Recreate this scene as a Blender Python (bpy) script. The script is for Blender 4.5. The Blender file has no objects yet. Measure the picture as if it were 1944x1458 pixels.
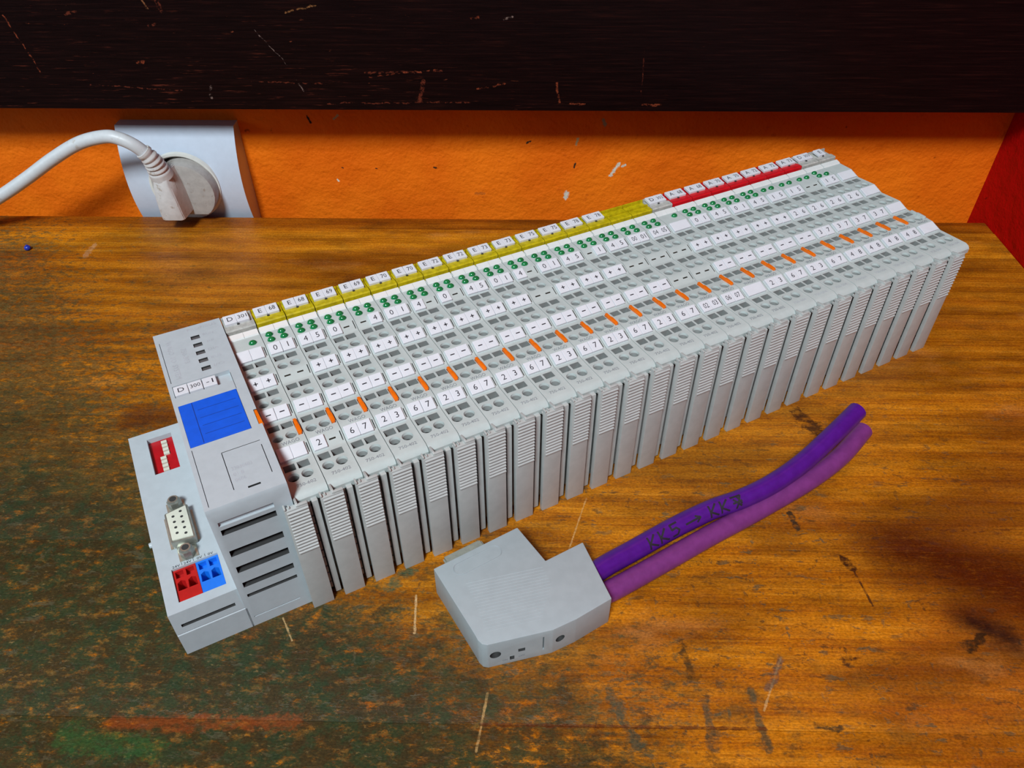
import bpy, bmesh, math, random
from mathutils import Vector, Matrix

random.seed(7)
SC = bpy.context.scene
COL = SC.collection
MM = 0.001                      # all modelling below is written in millimetres

# ------------------------------------------------------------------ camera
CAM_P = (73.70082616, -156.40297114, 250.23121141)
CAM_R = ((0.99974796, 0.02202113, -0.00436875),
         (0.01144601, -0.66737081, -0.74463763),
         (-0.01931334, 0.74439994, -0.66745466))     # rows: right, down, forward
cam_d = bpy.data.cameras.new('camera')
cam_d.sensor_width = 36.0
cam_d.lens = 1466.41 / 1944.0 * 36.0
cam_d.clip_start = 0.01
cam_d.clip_end = 20.0
cam = bpy.data.objects.new('camera', cam_d)
COL.objects.link(cam)
r, d, f = (Vector(v) for v in CAM_R)
cam.matrix_world = Matrix(((r.x, -d.x, -f.x, CAM_P[0] * MM), (r.y, -d.y, -f.y, CAM_P[1] * MM),
                           (r.z, -d.z, -f.z, CAM_P[2] * MM), (0, 0, 0, 1)))
SC.camera = cam

# ------------------------------------------------------------------ world, lights, exposure
SC.view_settings.view_transform = 'Standard'
SC.view_settings.look = 'None'
SC.view_settings.exposure = 0.0
SC.view_settings.gamma = 1.0
SC.view_settings.use_curve_mapping = False
W = bpy.data.worlds.new('room_ambient')
SC.world = W
W.use_nodes = True
W.node_tree.nodes['Background'].inputs[0].default_value = (0.62, 0.80, 1.0, 1)
W.node_tree.nodes['Background'].inputs[1].default_value = 0.075


def area_light(name, loc, target, size, power, color):
    l = bpy.data.lights.new(name, 'AREA')
    l.shape = 'RECTANGLE'
    l.size, l.size_y = size
    l.energy = power
    l.color = color
    o = bpy.data.objects.new(name, l)
    COL.objects.link(o)
    o.location = loc
    o.rotation_euler = (Vector(target) - Vector(loc)).to_track_quat('-Z', 'Y').to_euler()
    return o


# soft daylight from a tall window to the front left
area_light('window_daylight', (-0.25, -1.15, 1.65), (0.05, 0.14, 0.02), (0.42, 0.42), 52.0, (0.86, 0.96, 1.0))
area_light('side_fill_light', (-0.75, 0.02, 0.24), (-0.12, 0.26, 0.03), (0.25, 0.22), 0.75, (0.75, 0.87, 1.0))  # unseen light added to give the socket its side shadow

# ------------------------------------------------------------------ node helpers
class NT:
    def __init__(self, mat):
        mat.use_nodes = True
        self.t = mat.node_tree
        self.n = self.t.nodes
        self.l = self.t.links
        self.p = self.n['Principled BSDF']

    def put(self, sock, v):
        if isinstance(v, bpy.types.NodeSocket):
            self.l.new(v, sock)
        else:
            if sock.type == 'RGBA' and len(v) == 3:
                v = (*v, 1)
            sock.default_value = v

    def node(self, typ, **kw):
        n = self.n.new(typ)
        for k, v in kw.items():
            setattr(n, k, v)
        return n

    def math(self, op, a, b=None, c=None, clamp=False):
        n = self.node('ShaderNodeMath', operation=op, use_clamp=clamp)
        for i, v in enumerate((a, b, c)):
            if v is not None:
                self.put(n.inputs[i], v)
        return n.outputs[0]

    def vec(self, op, a, b=None, scale=None):
        n = self.node('ShaderNodeVectorMath', operation=op)
        self.put(n.inputs[0], a)
        if b is not None:
            self.put(n.inputs[1], b)
        if scale is not None:
            self.put(n.inputs['Scale'], scale)
        return n.outputs['Value'] if op in ('LENGTH', 'DOT_PRODUCT', 'DISTANCE') else n.outputs[0]

    def pos(self):
        """world position in millimetres"""
        g = self.node('ShaderNodeNewGeometry')
        return self.vec('SCALE', g.outputs['Position'], scale=1000.0)

    def objpos(self):
        g = self.node('ShaderNodeTexCoord')
        return self.vec('SCALE', g.outputs['Object'], scale=1000.0)

    def noise(self, v, scale=1.0, detail=3.0, rough=0.5, dist=0.0):
        n = self.node('ShaderNodeTexNoise')
        self.put(n.inputs['Vector'], v)
        n.inputs['Scale'].default_value = scale
        n.inputs['Detail'].default_value = detail
        n.inputs['Roughness'].default_value = rough
        n.inputs['Distortion'].default_value = dist
        return n.outputs['Fac']

    def step(self, v, lo, hi, a=0.0, b=1.0):
        n = self.node('ShaderNodeMapRange', interpolation_type='SMOOTHSTEP')
        self.put(n.inputs['Value'], v)
        n.inputs['From Min'].default_value = lo
        n.inputs['From Max'].default_value = hi
        n.inputs['To Min'].default_value = a
        n.inputs['To Max'].default_value = b
        return n.outputs[0]

    def mix(self, fac, a, b):
        n = self.node('ShaderNodeMix', data_type='RGBA')
        self.put(n.inputs[0], fac)
        self.put(n.inputs[6], a)
        self.put(n.inputs[7], b)
        return n.outputs[2]

    def ramp(self, fac, stops):
        n = self.node('ShaderNodeValToRGB')
        self.put(n.inputs[0], fac)
        e = n.color_ramp.elements
        while len(e) < len(stops):
            e.new(0.5)
        for el, (p, c) in zip(e, stops):
            el.position = p
            el.color = (*c, 1)
        return n.outputs[0]

    def bump(self, h, strength, dist):
        n = self.node('ShaderNodeBump')
        n.inputs['Strength'].default_value = strength
        n.inputs['Distance'].default_value = dist
        self.put(n.inputs['Height'], h)
        self.l.new(n.outputs[0], self.p.inputs['Normal'])

    def warp(self, P, amt, scale):
        n = self.node('ShaderNodeTexNoise')
        self.put(n.inputs['Vector'], P)
        n.inputs['Scale'].default_value = scale
        n.inputs['Detail'].default_value = 3.0
        v = self.vec('SUBTRACT', n.outputs['Color'], (0.5, 0.5, 0.5))
        return self.vec('ADD', P, self.vec('SCALE', v, scale=amt))

    def seg(self, P, a, b, w, rag=None, inner=0.45):
        """1 inside a stroke from a to b of half width w (mm), ragged by an optional noise"""
        a, b = Vector(a), Vector(b)
        ba = b - a
        pa = self.vec('SUBTRACT', P, tuple(a))
        h = self.math('MULTIPLY', self.vec('DOT_PRODUCT', pa, tuple(ba)), 1.0 / max(ba.length_squared, 1e-6), clamp=True)
        q = self.vec('SUBTRACT', pa, self.vec('SCALE', tuple(ba), scale=h))
        dd = self.vec('LENGTH', q)
        if rag is not None:
            dd = self.math('ADD', dd, self.math('MULTIPLY', self.math('SUBTRACT', rag, 0.5), w * 2.6))
        return self.step(dd, w * inner, w, 1.0, 0.0)


def srgb(r, g, b):
    def c(x):
        x /= 255.0
        return x / 12.92 if x <= 0.04045 else ((x + 0.055) / 1.055) ** 2.4
    return (c(r), c(g), c(b))


MATS = {}


def plastic(name, col, rough=0.45, var=0.06, spec=0.5, scale=0.25, metal=0.0, dirt=None, coat=0.0):
    if name in MATS:
        return MATS[name]
    m = bpy.data.materials.new(name)
    t = NT(m)
    P = t.pos()
    n = t.noise(P, scale, 3.0, 0.6)
    lo = tuple(c * (1 - var) for c in col)
    hi = tuple(min(1, c * (1 + var)) for c in col)
    c = t.mix(t.step(n, 0.3, 0.7), lo, hi)
    if dirt:
        s = t.step(t.noise(P, dirt[1], 5.0, 0.65), dirt[2], dirt[2] + 0.10)
        c = t.mix(t.math('MULTIPLY', s, dirt[3]), c, dirt[0])
    t.put(t.p.inputs['Base Color'], c)
    t.p.inputs['Roughness'].default_value = rough
    t.p.inputs['Specular IOR Level'].default_value = spec
    t.p.inputs['Metallic'].default_value = metal
    if coat:
        t.p.inputs['Coat Weight'].default_value = coat
        t.p.inputs['Coat Roughness'].default_value = 0.08
    t.bump(t.noise(P, 6.0, 2.0), 0.04, 0.00005)
    MATS[name] = m
    return m


GREY = plastic('light_grey_plastic', (0.465, 0.515, 0.505), 0.42, 0.03)
GREYC = plastic('coupler_grey_plastic', (0.43, 0.478, 0.51), 0.45, 0.03)
LATCHM = plastic('latch_grey_plastic', (0.43, 0.445, 0.435), 0.40, 0.04, dirt=((0.25, 0.2, 0.15), 0.6, 0.72, 0.5))
WHITE = plastic('marker_white_plastic', (0.66, 0.675, 0.72), 0.40, 0.02)
CLEAR = plastic('gloss_white_plastic', (0.72, 0.74, 0.73), 0.10, 0.02, spec=0.8)
YELLOW = plastic('yellow_plastic', (0.46, 0.37, 0.004), 0.35, 0.18, scale=0.5)
REDH = plastic('red_plastic', (0.55, 0.006, 0.012), 0.35, 0.1)
SMOKE = plastic('clear_smoky_plastic', (0.42, 0.42, 0.39), 0.25, 0.15, scale=0.5)
ORANGE = plastic('orange_plastic', (0.80, 0.15, 0.002), 0.40, 0.08)
GREEN = plastic('green_led_plastic', (0.002, 0.165, 0.045), 0.15, 0.12, coat=0.6)
INK = plastic('black_ink', (0.012, 0.010, 0.018), 0.6, 0.05)
GINK = plastic('faded_grey_ink', (0.20, 0.21, 0.24), 0.6, 0.1)
PINK = plastic('pale_grey_ink', (0.40, 0.42, 0.46), 0.6, 0.1)
RECESS = plastic('shaded_recess_grey', (0.25, 0.26, 0.255), 0.5, 0.05)  # body grey with the inner shade of the openings put into the colour
SLIT = plastic('brown_slit_plastic', (0.05, 0.04, 0.03), 0.6, 0.1)
DARK = plastic('dark_recess_shade', (0.03, 0.03, 0.03), 0.7, 0.1)  # near black: shade of deep holes and slots put into the colour
METAL = plastic('nickel_metal', (0.30, 0.30, 0.26), 0.28, 0.15, metal=0.55, scale=0.6)
TIN = plastic('tinned_steel', (0.40, 0.41, 0.35), 0.30, 0.1, metal=0.5, scale=0.5)
BLUE = plastic('blue_plastic', (0.0, 0.095, 0.66), 0.42, 0.06)
BLUET = plastic('blue_terminal_plastic', (0.006, 0.17, 0.74), 0.40, 0.06)
REDT = plastic('red_terminal_plastic', (0.46, 0.010, 0.010), 0.40, 0.1)
REDD = plastic('dip_red_plastic', (0.42, 0.006, 0.012), 0.35, 0.1)
CREAM = plastic('cream_insert_plastic', (0.62, 0.62, 0.52), 0.5, 0.05)
SMOKELED = plastic('grey_led_lens', (0.10, 0.095, 0.10), 0.3, 0.1)
CONN = plastic('connector_grey_plastic', (0.345, 0.39, 0.41), 0.48, 0.03)
SOCK = plastic('socket_white_plastic', (0.54, 0.61, 0.72), 0.22, 0.02, spec=0.6, dirt=((0.3, 0.22, 0.15), 0.08, 0.66, 0.35))
SOCKR = plastic('socket_ring_plastic', (0.66, 0.66, 0.62), 0.3, 0.03)
PLUGM = plastic('plug_white_rubber', (0.56, 0.54, 0.53), 0.5, 0.06, dirt=((0.24, 0.16, 0.09), 0.22, 0.58, 0.6))
PLUGG = plastic('plug_grey_plastic', (0.38, 0.36, 0.34), 0.5, 0.08, dirt=((0.2, 0.14, 0.09), 0.3, 0.6, 0.5))
CORD = plastic('white_cord_rubber', (0.58, 0.60, 0.62), 0.42, 0.04, dirt=((0.35, 0.27, 0.18), 0.15, 0.6, 0.45))
PURD = plastic('dark_purple_pvc', (0.068, 0.007, 0.205), 0.28, 0.1, spec=0.6)
PURL = plastic('light_purple_pvc', (0.165, 0.031, 0.170), 0.36, 0.1)
BEAD = plastic('blue_bead_plastic', (0.01, 0.03, 0.32), 0.3, 0.1)


# ------------------------------------------------------------------ mesh builder
class MB:
    def __init__(self):
        self.v, self.f, self.m = [], [], []
        self.mats = []

    def mi(self, mat):
        if mat not in self.mats:
            self.mats.append(mat)
        return self.mats.index(mat)

    def add(self, vs, fs, mat):
        o = len(self.v)
        k = self.mi(mat)
        self.v += [tuple(p) for p in vs]
        for q in fs:
            self.f.append([o + i for i in q])
            self.m.append(k)
        return self

    def box(self, x0, x1, y0, y1, z0, z1, mat, bev=0.0):
        if bev <= 0:
            vs = [(x, y, z) for z in (z0, z1) for y in (y0, y1) for x in (x0, x1)]
            return self.add(vs, [(0, 2, 3, 1), (4, 5, 7, 6), (0, 1, 5, 4), (2, 6, 7, 3), (0, 4, 6, 2), (1, 3, 7, 5)], mat)
        bm = bmesh.new()
        bmesh.ops.create_cube(bm, size=1.0)
        for w in bm.verts:
            w.co = Vector(((x0 + x1) / 2 + w.co.x * (x1 - x0), (y0 + y1) / 2 + w.co.y * (y1 - y0), (z0 + z1) / 2 + w.co.z * (z1 - z0)))
        bmesh.ops.bevel(bm, geom=bm.edges[:], offset=bev, segments=2, affect='EDGES', profile=0.6)
        return self.bm(bm, mat)

    def bm(self, bm, mat):
        bm.verts.index_update()
        self.add([w.co[:] for w in bm.verts], [[w.index for w in q.verts] for q in bm.faces], mat)
        bm.free()
        return self

    def prism(self, poly, axis, a0, a1, mat, bev=0.0):
        """extrude a 2D polygon: axis 'x' -> poly is (y,z); 'z' -> poly is (x,y); 'y' -> poly is (x,z)"""
        def p3(p, a):
            return {'x': (a, p[0], p[1]), 'y': (p[0], a, p[1]), 'z': (p[0], p[1], a)}[axis]
        n = len(poly)
        bm = bmesh.new()
        lo = [bm.verts.new(p3(p, a0)) for p in poly]
        hi = [bm.verts.new(p3(p, a1)) for p in poly]
        bm.faces.new(lo)
        bm.faces.new(hi)
        for i in range(n):
            bm.faces.new((lo[i], lo[(i + 1) % n], hi[(i + 1) % n], hi[i]))
        bmesh.ops.recalc_face_normals(bm, faces=bm.faces[:])
        if bev > 0:
            bmesh.ops.bevel(bm, geom=bm.edges[:], offset=bev, segments=2, affect='EDGES', profile=0.6)
        return self.bm(bm, mat)

    def frustum(self, c0, r0, c1, r1, mat, n=16, sx=1.0, caps=True):
        c0, c1 = Vector(c0), Vector(c1)
        z = (c1 - c0).normalized()
        x = z.orthogonal().normalized() if abs(z.z) < 0.99 else Vector((1, 0, 0))
        y = z.cross(x).normalized()
        x = y.cross(z).normalized()
        vs = []
        for c, rr in ((c0, r0), (c1, r1)):
            for i in range(n):
                a = 2 * math.pi * i / n
                vs.append(c + x * (math.cos(a) * rr * sx) + y * (math.sin(a) * rr))
        fs = [(i, (i + 1) % n, n + (i + 1) % n, n + i) for i in range(n)]
        if caps:
            fs += [tuple(reversed(range(n))), tuple(range(n, 2 * n))]
        return self.add(vs, fs, mat)

    def tube(self, pts, rad, mat, n=18, caps=True):
        pts = [Vector(p) for p in pts]
        rads = rad if isinstance(rad, (list, tuple)) else [rad] * len(pts)
        fr = frames(pts)
        o = len(self.v)
        vs, fs = [], []
        for p, (t, u, w), rr in zip(pts, fr, rads):
            for i in range(n):
                a = 2 * math.pi * i / n
                vs.append(p + u * (math.cos(a) * rr) + w * (math.sin(a) * rr))
        for k in range(len(pts) - 1):
            for i in range(n):
                j = (i + 1) % n
                fs.append((k * n + i, k * n + j, (k + 1) * n + j, (k + 1) * n + i))
        if caps:
            fs += [tuple(reversed(range(n))), tuple((len(pts) - 1) * n + i for i in range(n))]
        return self.add(vs, fs, mat)

    def text(self, s, size, mat, M=None, center=True, width=None):
        vs, fs = glyphs(s, size, width)
        if center:
            xs = [p[0] for p in vs]
            ys = [p[1] for p in vs]
            cx, cy = (min(xs) + max(xs)) / 2, (min(ys) + max(ys)) / 2
            vs = [(p[0] - cx, p[1] - cy) for p in vs]
        vs = [Vector((p[0], p[1], 0)) for p in vs]
        if M is not None:
            vs = [M @ p for p in vs]
        return self.add(vs, fs, mat)

    def mesh(self, name, smooth=None, recalc=True):
        me = bpy.data.meshes.new(name)
        me.from_pydata([(x * MM, y * MM, z * MM) for x, y, z in self.v], [], self.f)
        for m in self.mats:
            me.materials.append(m)
        me.polygons.foreach_set('material_index', self.m)
        if smooth:
            me.polygons.foreach_set('use_smooth', [True] * len(me.polygons))
            me.set_sharp_from_angle(angle=math.radians(smooth))
        me.validate()
        me.update()
        return me


def frames(pts):
    t0 = (pts[1] - pts[0]).normalized()
    u = t0.cross(Vector((0, 0, 1)))
    u = u.normalized() if u.length > 1e-3 else Vector((1, 0, 0))
    out = []
    for i in range(len(pts)):
        t = (pts[min(i + 1, len(pts) - 1)] - pts[max(i - 1, 0)]).normalized()
        u = (u - t * u.dot(t)).normalized()
        out.append((t, u, t.cross(u)))
    return out


def spline(ctrl, per=10):
    P = [Vector(p) for p in ctrl]
    P = [P[0] * 2 - P[1]] + P + [P[-1] * 2 - P[-2]]
    out = []
    for i in range(1, len(P) - 2):
        for k in range(per):
            t = k / per
            a, b, c, d2 = P[i - 1], P[i], P[i + 1], P[i + 2]
            out.append(0.5 * ((2 * b) + (c - a) * t + (2 * a - 5 * b + 4 * c - d2) * t * t + (3 * b - a - 3 * c + d2) * t ** 3))
    out.append(P[-2])
    return out


_G = {}


def glyphs(s, size, width=None):
    """flat outline of a printed word, at the given cap size in mm"""
    if s not in _G:
        cu = bpy.data.curves.new('glyph', 'FONT')
        cu.body = s
        cu.size = 1.0
        cu.resolution_u = 2
        ob = bpy.data.objects.new('glyph', cu)
        COL.objects.link(ob)
        bpy.context.view_layer.update()
        me = ob.to_mesh()
        _G[s] = ([(w.co.x, w.co.y) for w in me.vertices], [list(q.vertices) for q in me.polygons])
        ob.to_mesh_clear()
        bpy.data.objects.remove(ob)
        bpy.data.curves.remove(cu)
    vs, fs = _G[s]
    k = size / 0.72
    kx = k
    if width:
        w = max(p[0] for p in vs) - min(p[0] for p in vs)
        kx = width / w
    return [(x * kx, y * k) for x, y in vs], fs


def boolean(base, cut, name, smooth=None):
    """difference of two MB solids, evaluated once, in mm"""
    def tmp(b):
        me = bpy.data.meshes.new('tmp')
        me.from_pydata(b.v, [], b.f)
        for m in b.mats:
            me.materials.append(m)
        me.polygons.foreach_set('material_index', b.m)
        bm = bmesh.new()
        bm.from_mesh(me)
        bmesh.ops.remove_doubles(bm, verts=bm.verts[:], dist=1e-5)
        bmesh.ops.recalc_face_normals(bm, faces=bm.faces[:])
        bm.to_mesh(me)
        bm.free()
        o = bpy.data.objects.new('tmp', me)
        COL.objects.link(o)
        return o
    A, B = tmp(base), tmp(cut)
    md = A.modifiers.new('b', 'BOOLEAN')
    md.operation = 'DIFFERENCE'
    md.solver = 'EXACT'
    md.use_self = True
    md.material_mode = 'TRANSFER'
    md.object = B
    bpy.context.view_layer.update()
    dg = bpy.context.evaluated_depsgraph_get()
    me = bpy.data.meshes.new_from_object(A.evaluated_get(dg))
    me.name = name
    for o in (A, B):
        m0 = o.data
        bpy.data.objects.remove(o)
        bpy.data.meshes.remove(m0)
    me.transform(Matrix.Scale(MM, 4))
    if smooth:
        me.polygons.foreach_set('use_smooth', [True] * len(me.polygons))
        me.set_sharp_from_angle(angle=math.radians(smooth))
    return me


def link(name, me, parent=None, loc=None, rot=None):
    o = bpy.data.objects.new(name, me)
    COL.objects.link(o)
    if parent is not None:
        o.parent = parent
    if loc is not None:
        o.location = (loc[0] * MM, loc[1] * MM, loc[2] * MM)
    if rot is not None:
        o.rotation_euler = rot
    return o


def thing(name, label, cat, loc=(0, 0, 0), rz=0.0, group=None):
    o = bpy.data.objects.new(name, None)
    COL.objects.link(o)
    o.empty_display_size = 0.01
    o.location = (loc[0] * MM, loc[1] * MM, loc[2] * MM)
    o.rotation_euler = (0, 0, rz)
    o['label'], o['category'] = label, cat
    if group:
        o['group'] = group
    return o


def structure(name, me):
    o = link(name, me)
    o['kind'] = 'structure'
    return o


# ------------------------------------------------------------------ the setting: walls, floor, desk, board
WALL_Y, WALL_X, DESK_Y = 298.0, 361.0, 280.0


def wall_material(name, base, dark, light, chips):
    m = bpy.data.materials.new(name)
    t = NT(m)
    P = t.pos()
    big = t.noise(P, 0.018, 3.0, 0.5)
    fine = t.noise(P, 0.22, 4.0, 0.6)
    c = t.mix(t.step(big, 0.3, 0.7), base, light)
    c = t.mix(t.math('MULTIPLY', t.step(fine, 0.62, 0.75), 0.35), c, dark)
    specks = t.step(t.noise(P, 0.13, 2.0, 0.5), 0.74, 0.80)
    c = t.mix(t.math('MULTIPLY', specks, 0.7), c, tuple(x * 0.25 for x in dark))
    rag = t.noise(P, 0.55, 4.0, 0.7)
    kk = 1.0157
    for a, b, w, col in chips:
        a, b = ((CAM_P[0] + (q[0] - CAM_P[0]) * kk, q[1], CAM_P[2] + (q[2] - CAM_P[2]) * kk) for q in (a, b))
        c = t.mix(t.seg(P, a, b, w, rag), c, col)
    t.put(t.p.inputs['Base Color'], c)
    t.p.inputs['Roughness'].default_value = 0.6
    t.p.inputs['Specular IOR Level'].default_value = 0.12
    h = t.math('ADD', t.math('MULTIPLY', t.noise(P, 0.10, 3.0, 0.5), 1.0), t.math('MULTIPLY', t.noise(P, 0.45, 2.0, 0.5), 0.35))
    t.bump(h, 0.55, 0.0025)
    return m


CHIP, CHIPD = srgb(205, 200, 185), srgb(60, 40, 25)
yw = WALL_Y
chips = [((117.5, yw, 60.5), (118.5, yw, 57.5), 1.3, srgb(150, 135, 110)), ((103, yw, 49), (102, yw, 45), 0.9, srgb(160, 130, 90)),
         ((129, yw, 33), (124.5, yw, 25), 1.3, CHIP), ((133, yw, 32), (131, yw, 31), 0.9, CHIP), ((97.5, yw, 13), (97, yw, 9.5), 1.8, CHIP),
         ((102, yw, 33), (101.5, yw, 30), 0.8, CHIPD), ((-59.5, yw, 62), (-57.8, yw, 58), 0.8, (0.01, 0.008, 0.01)),
         ((-43.5, yw, 60.5), (-41.0, yw, 62.5), 0.9, srgb(170, 150, 120)), ((72, yw, 46), (74, yw, 47), 0.8, CHIPD),
         ((-43.2, yw, 29.2), (-42.8, yw, 29.0), 0.7, CHIPD), ((-22, yw, 28.6), (-21.5, yw, 28.6), 0.6, CHIPD), ((14, yw, 29.6), (15.5, yw, 29.4), 0.8, CHIPD),
         ((-47.5, yw, 21), (-47, yw, 20), 0.7, CHIP), ((40, yw, 12), (45, yw, 12), 1.2, srgb(190, 95, 25))]
ORW = wall_material('orange_painted_plaster', (0.70, 0.122, 0.003), (0.38, 0.05, 0.003), (0.80, 0.168, 0.005), chips)
RDW = wall_material('red_painted_wall', (0.42, 0.0015, 0.001), (0.36, 0.0015, 0.001), (0.45, 0.0015, 0.001), [])

structure('wall_back', MB().box(-900, WALL_X + 40, WALL_Y, WALL_Y + 40, -740, 800, ORW).mesh('wall_back'))
structure('wall_right', MB().box(WALL_X, WALL_X + 40, -500, WALL_Y - 0.05, -740, 800, RDW).mesh('wall_right'))
FLOORM = plastic('dark_floor_laminate', (0.10, 0.06, 0.035), 0.5, 0.3, scale=0.02)
structure('floor', MB().box(-1200, WALL_X + 40, -1200, WALL_Y + 40, -760, -740, FLOORM).mesh('floor'))


def wood_material():
    m = bpy.data.materials.new('worn_varnished_pine')
    t = NT(m)
    P = t.pos()
    oi = t.node('ShaderNodeObjectInfo').outputs['Random']
    sh = t.node('ShaderNodeCombineXYZ')
    t.put(sh.inputs[0], t.math('MULTIPLY', oi, 900.0))
    t.put(sh.inputs[1], t.math('MULTIPLY', oi, 370.0))
    Q = t.vec('ADD', P, sh.outputs[0])

    def stretch(v, sx, sy):
        return t.vec('MULTIPLY', v, (sx, sy, 1.0))
    # growth rings and fine fibres along x
    bend = t.noise(stretch(Q, 0.004, 0.012), 1.0, 2.0, 0.5)
    yy = t.node('ShaderNodeSeparateXYZ')
    t.put(yy.inputs[0], Q)
    ringv = t.math('ADD', t.math('MULTIPLY', yy.outputs[1], 0.085), t.math('MULTIPLY', bend, 3.0))
    rings = t.math('ADD', t.math('MULTIPLY', t.math('SINE', t.math('MULTIPLY', ringv, 6.2832)), 0.5), 0.5)
    fibre = t.noise(stretch(Q, 0.016, 0.80), 1.0, 6.0, 0.66)
    fib2 = t.noise(stretch(Q, 0.045, 2.4), 1.0, 4.0, 0.65)
    mott = t.noise(stretch(Q, 0.22, 0.55), 1.0, 6.0, 0.78)
    g = t.math('ADD', t.math('MULTIPLY', rings, 0.10), t.math('ADD', t.math('MULTIPLY', fibre, 0.50), t.math('MULTIPLY', fib2, 0.28)))
    g = t.math('ADD', t.math('MULTIPLY', g, 0.88), t.math('MULTIPLY', mott, 0.32))
    c = t.ramp(g, [(0.34, (0.12, 0.028, 0.001)), (0.47, (0.275, 0.078, 0.0025)), (0.58, (0.40, 0.134, 0.004)), (0.76, (0.55, 0.220, 0.018))])
    # redder / browner heart areas
    zone = t.noise(stretch(P, 0.006, 0.016), 1.0, 3.0, 0.55)
    c = t.mix(t.step(zone, 0.47, 0.66, 0.0, 0.62), c, (0.20, 0.044, 0.004))
    tone = t.step(t.noise(stretch(P, 0.016, 0.05), 1.0, 4.0, 0.6), 0.36, 0.64, 0.76, 1.30)
    c = t.vec('SCALE', c, scale=tone)
    # pale worn patches
    worn = t.noise(stretch(P, 0.012, 0.03), 1.0, 5.0, 0.65)
    c = t.mix(t.step(worn, 0.58, 0.76, 0.0, 0.34), c, (0.56, 0.25, 0.07))
    # grime: dense at the left and near edge, thin elsewhere
    sep = t.node('ShaderNodeSeparateXYZ')
    t.put(sep.inputs[0], P)
    X, Y = sep.outputs[0], sep.outputs[1]
    lean = t.math('ADD', t.math('MULTIPLY', X, -0.0046), t.math('MULTIPLY', Y, -0.0046))
    dens = t.math('ADD', lean, t.math('MULTIPLY', t.math('SUBTRACT', t.noise(P, 0.012, 2.0), 0.5), 1.0))
    dens = t.step(dens, -0.95, 0.45)
    gn = t.noise(stretch(P, 0.20, 0.40), 1.0, 7.0, 0.74)
    thr = t.math('SUBTRACT', gn, t.math('SUBTRACT', 0.68, t.math('MULTIPLY', dens, 0.30)))
    grime = t.step(thr, -0.02, 0.11)
    gcol = t.mix(t.step(t.noise(P, 0.11, 5.0, 0.65), 0.42, 0.58), (0.125, 0.085, 0.026), (0.050, 0.062, 0.022))
    gcol = t.mix(t.step(t.noise(stretch(P, 0.22, 0.45), 1.0, 5.0, 0.7), 0.45, 0.60), gcol, (0.050, 0.034, 0.010))
    c = t.mix(t.math('MULTIPLY', grime, 0.74), c, gcol)
    cx2 = t.math('ADD', t.math('MULTIPLY', X, -0.006), t.math('MULTIPLY', Y, -0.011))
    low = t.step(cx2, -1.0, 0.3, 0.18, 1.0)
    teal = t.step(t.noise(stretch(P, 0.06, 0.10), 1.0, 7.0, 0.74), 0.53, 0.63)
    c = t.mix(t.math('MULTIPLY', t.math('MULTIPLY', teal, low), 0.70), c, (0.018, 0.048, 0.020))
    dk = t.step(t.noise(stretch(P, 0.065, 0.12), 1.0, 7.0, 0.74), 0.53, 0.62)
    c = t.mix(t.math('MULTIPLY', t.math('MULTIPLY', dk, low), 0.75), c, (0.022, 0.020, 0.010))
    lean2 = t.math('ADD', t.math('MULTIPLY', X, -0.006), t.math('MULTIPLY', Y, -0.011))
    lean2 = t.math('ADD', lean2, t.math('MULTIPLY', t.math('SUBTRACT', t.noise(P, 0.016, 3.0), 0.5), 1.2))
    corner = t.step(lean2, -0.45, 0.35)
    deep = t.math('MULTIPLY', corner, t.step(t.noise(stretch(P, 0.15, 0.26), 1.0, 7.0, 0.75), 0.36, 0.50))
    dcol = t.mix(t.step(t.noise(P, 0.12, 5.0, 0.65), 0.44, 0.56), (0.030, 0.024, 0.009), (0.018, 0.034, 0.014))
    c = t.mix(t.math('MULTIPLY', deep, 0.92), c, dcol)
    pale = t.math('MULTIPLY', t.step(t.noise(stretch(P, 0.30, 0.55), 1.0, 5.0, 0.7), 0.60, 0.68), dens)
    c = t.mix(t.math('MULTIPLY', pale, 0.5), c, (0.26, 0.16, 0.06))
    tint = t.node('ShaderNodeObjectInfo').outputs['Color']
    mt = t.node('ShaderNodeMix', data_type='RGBA', blend_type='MULTIPLY')
    mt.inputs[0].default_value = 1.0
    t.put(mt.inputs[6], c)
    t.put(mt.inputs[7], tint)
    c = mt.outputs[2]
    # small dents that hold dirt, all over the front
    near = t.step(t.math('MULTIPLY', Y, -1.0), -190.0, -30.0)
    dent = t.math('MAXIMUM', t.step(t.noise(stretch(P, 0.11, 0.30), 1.0, 5.0, 0.66), 0.575, 0.635), t.step(t.noise(stretch(P, 0.26, 0.17), 1.0, 5.0, 0.66), 0.61, 0.67))
    area = t.step(t.noise(P, 0.022, 3.0, 0.6), 0.36, 0.58, 0.55, 1.0)
    spot2 = t.step(t.noise(stretch(P, 0.34, 0.58), 1.0, 4.0, 0.62), 0.60, 0.67)
    dent = t.math('MULTIPLY', t.math('MAXIMUM', dent, t.math('MULTIPLY', spot2, 0.75)), area)
    c = t.mix(t.math('MULTIPLY', t.math('MULTIPLY', dent, near), 0.74), c, t.mix(t.step(t.noise(P, 0.11, 3.0), 0.42, 0.58), (0.070, 0.030, 0.008), (0.078, 0.070, 0.036)))
    # knots, stains, scratches with their own places
    rag = t.noise(P, 0.30, 4.0, 0.65)
    K = (0.040, 0.010, 0.005)
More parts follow.
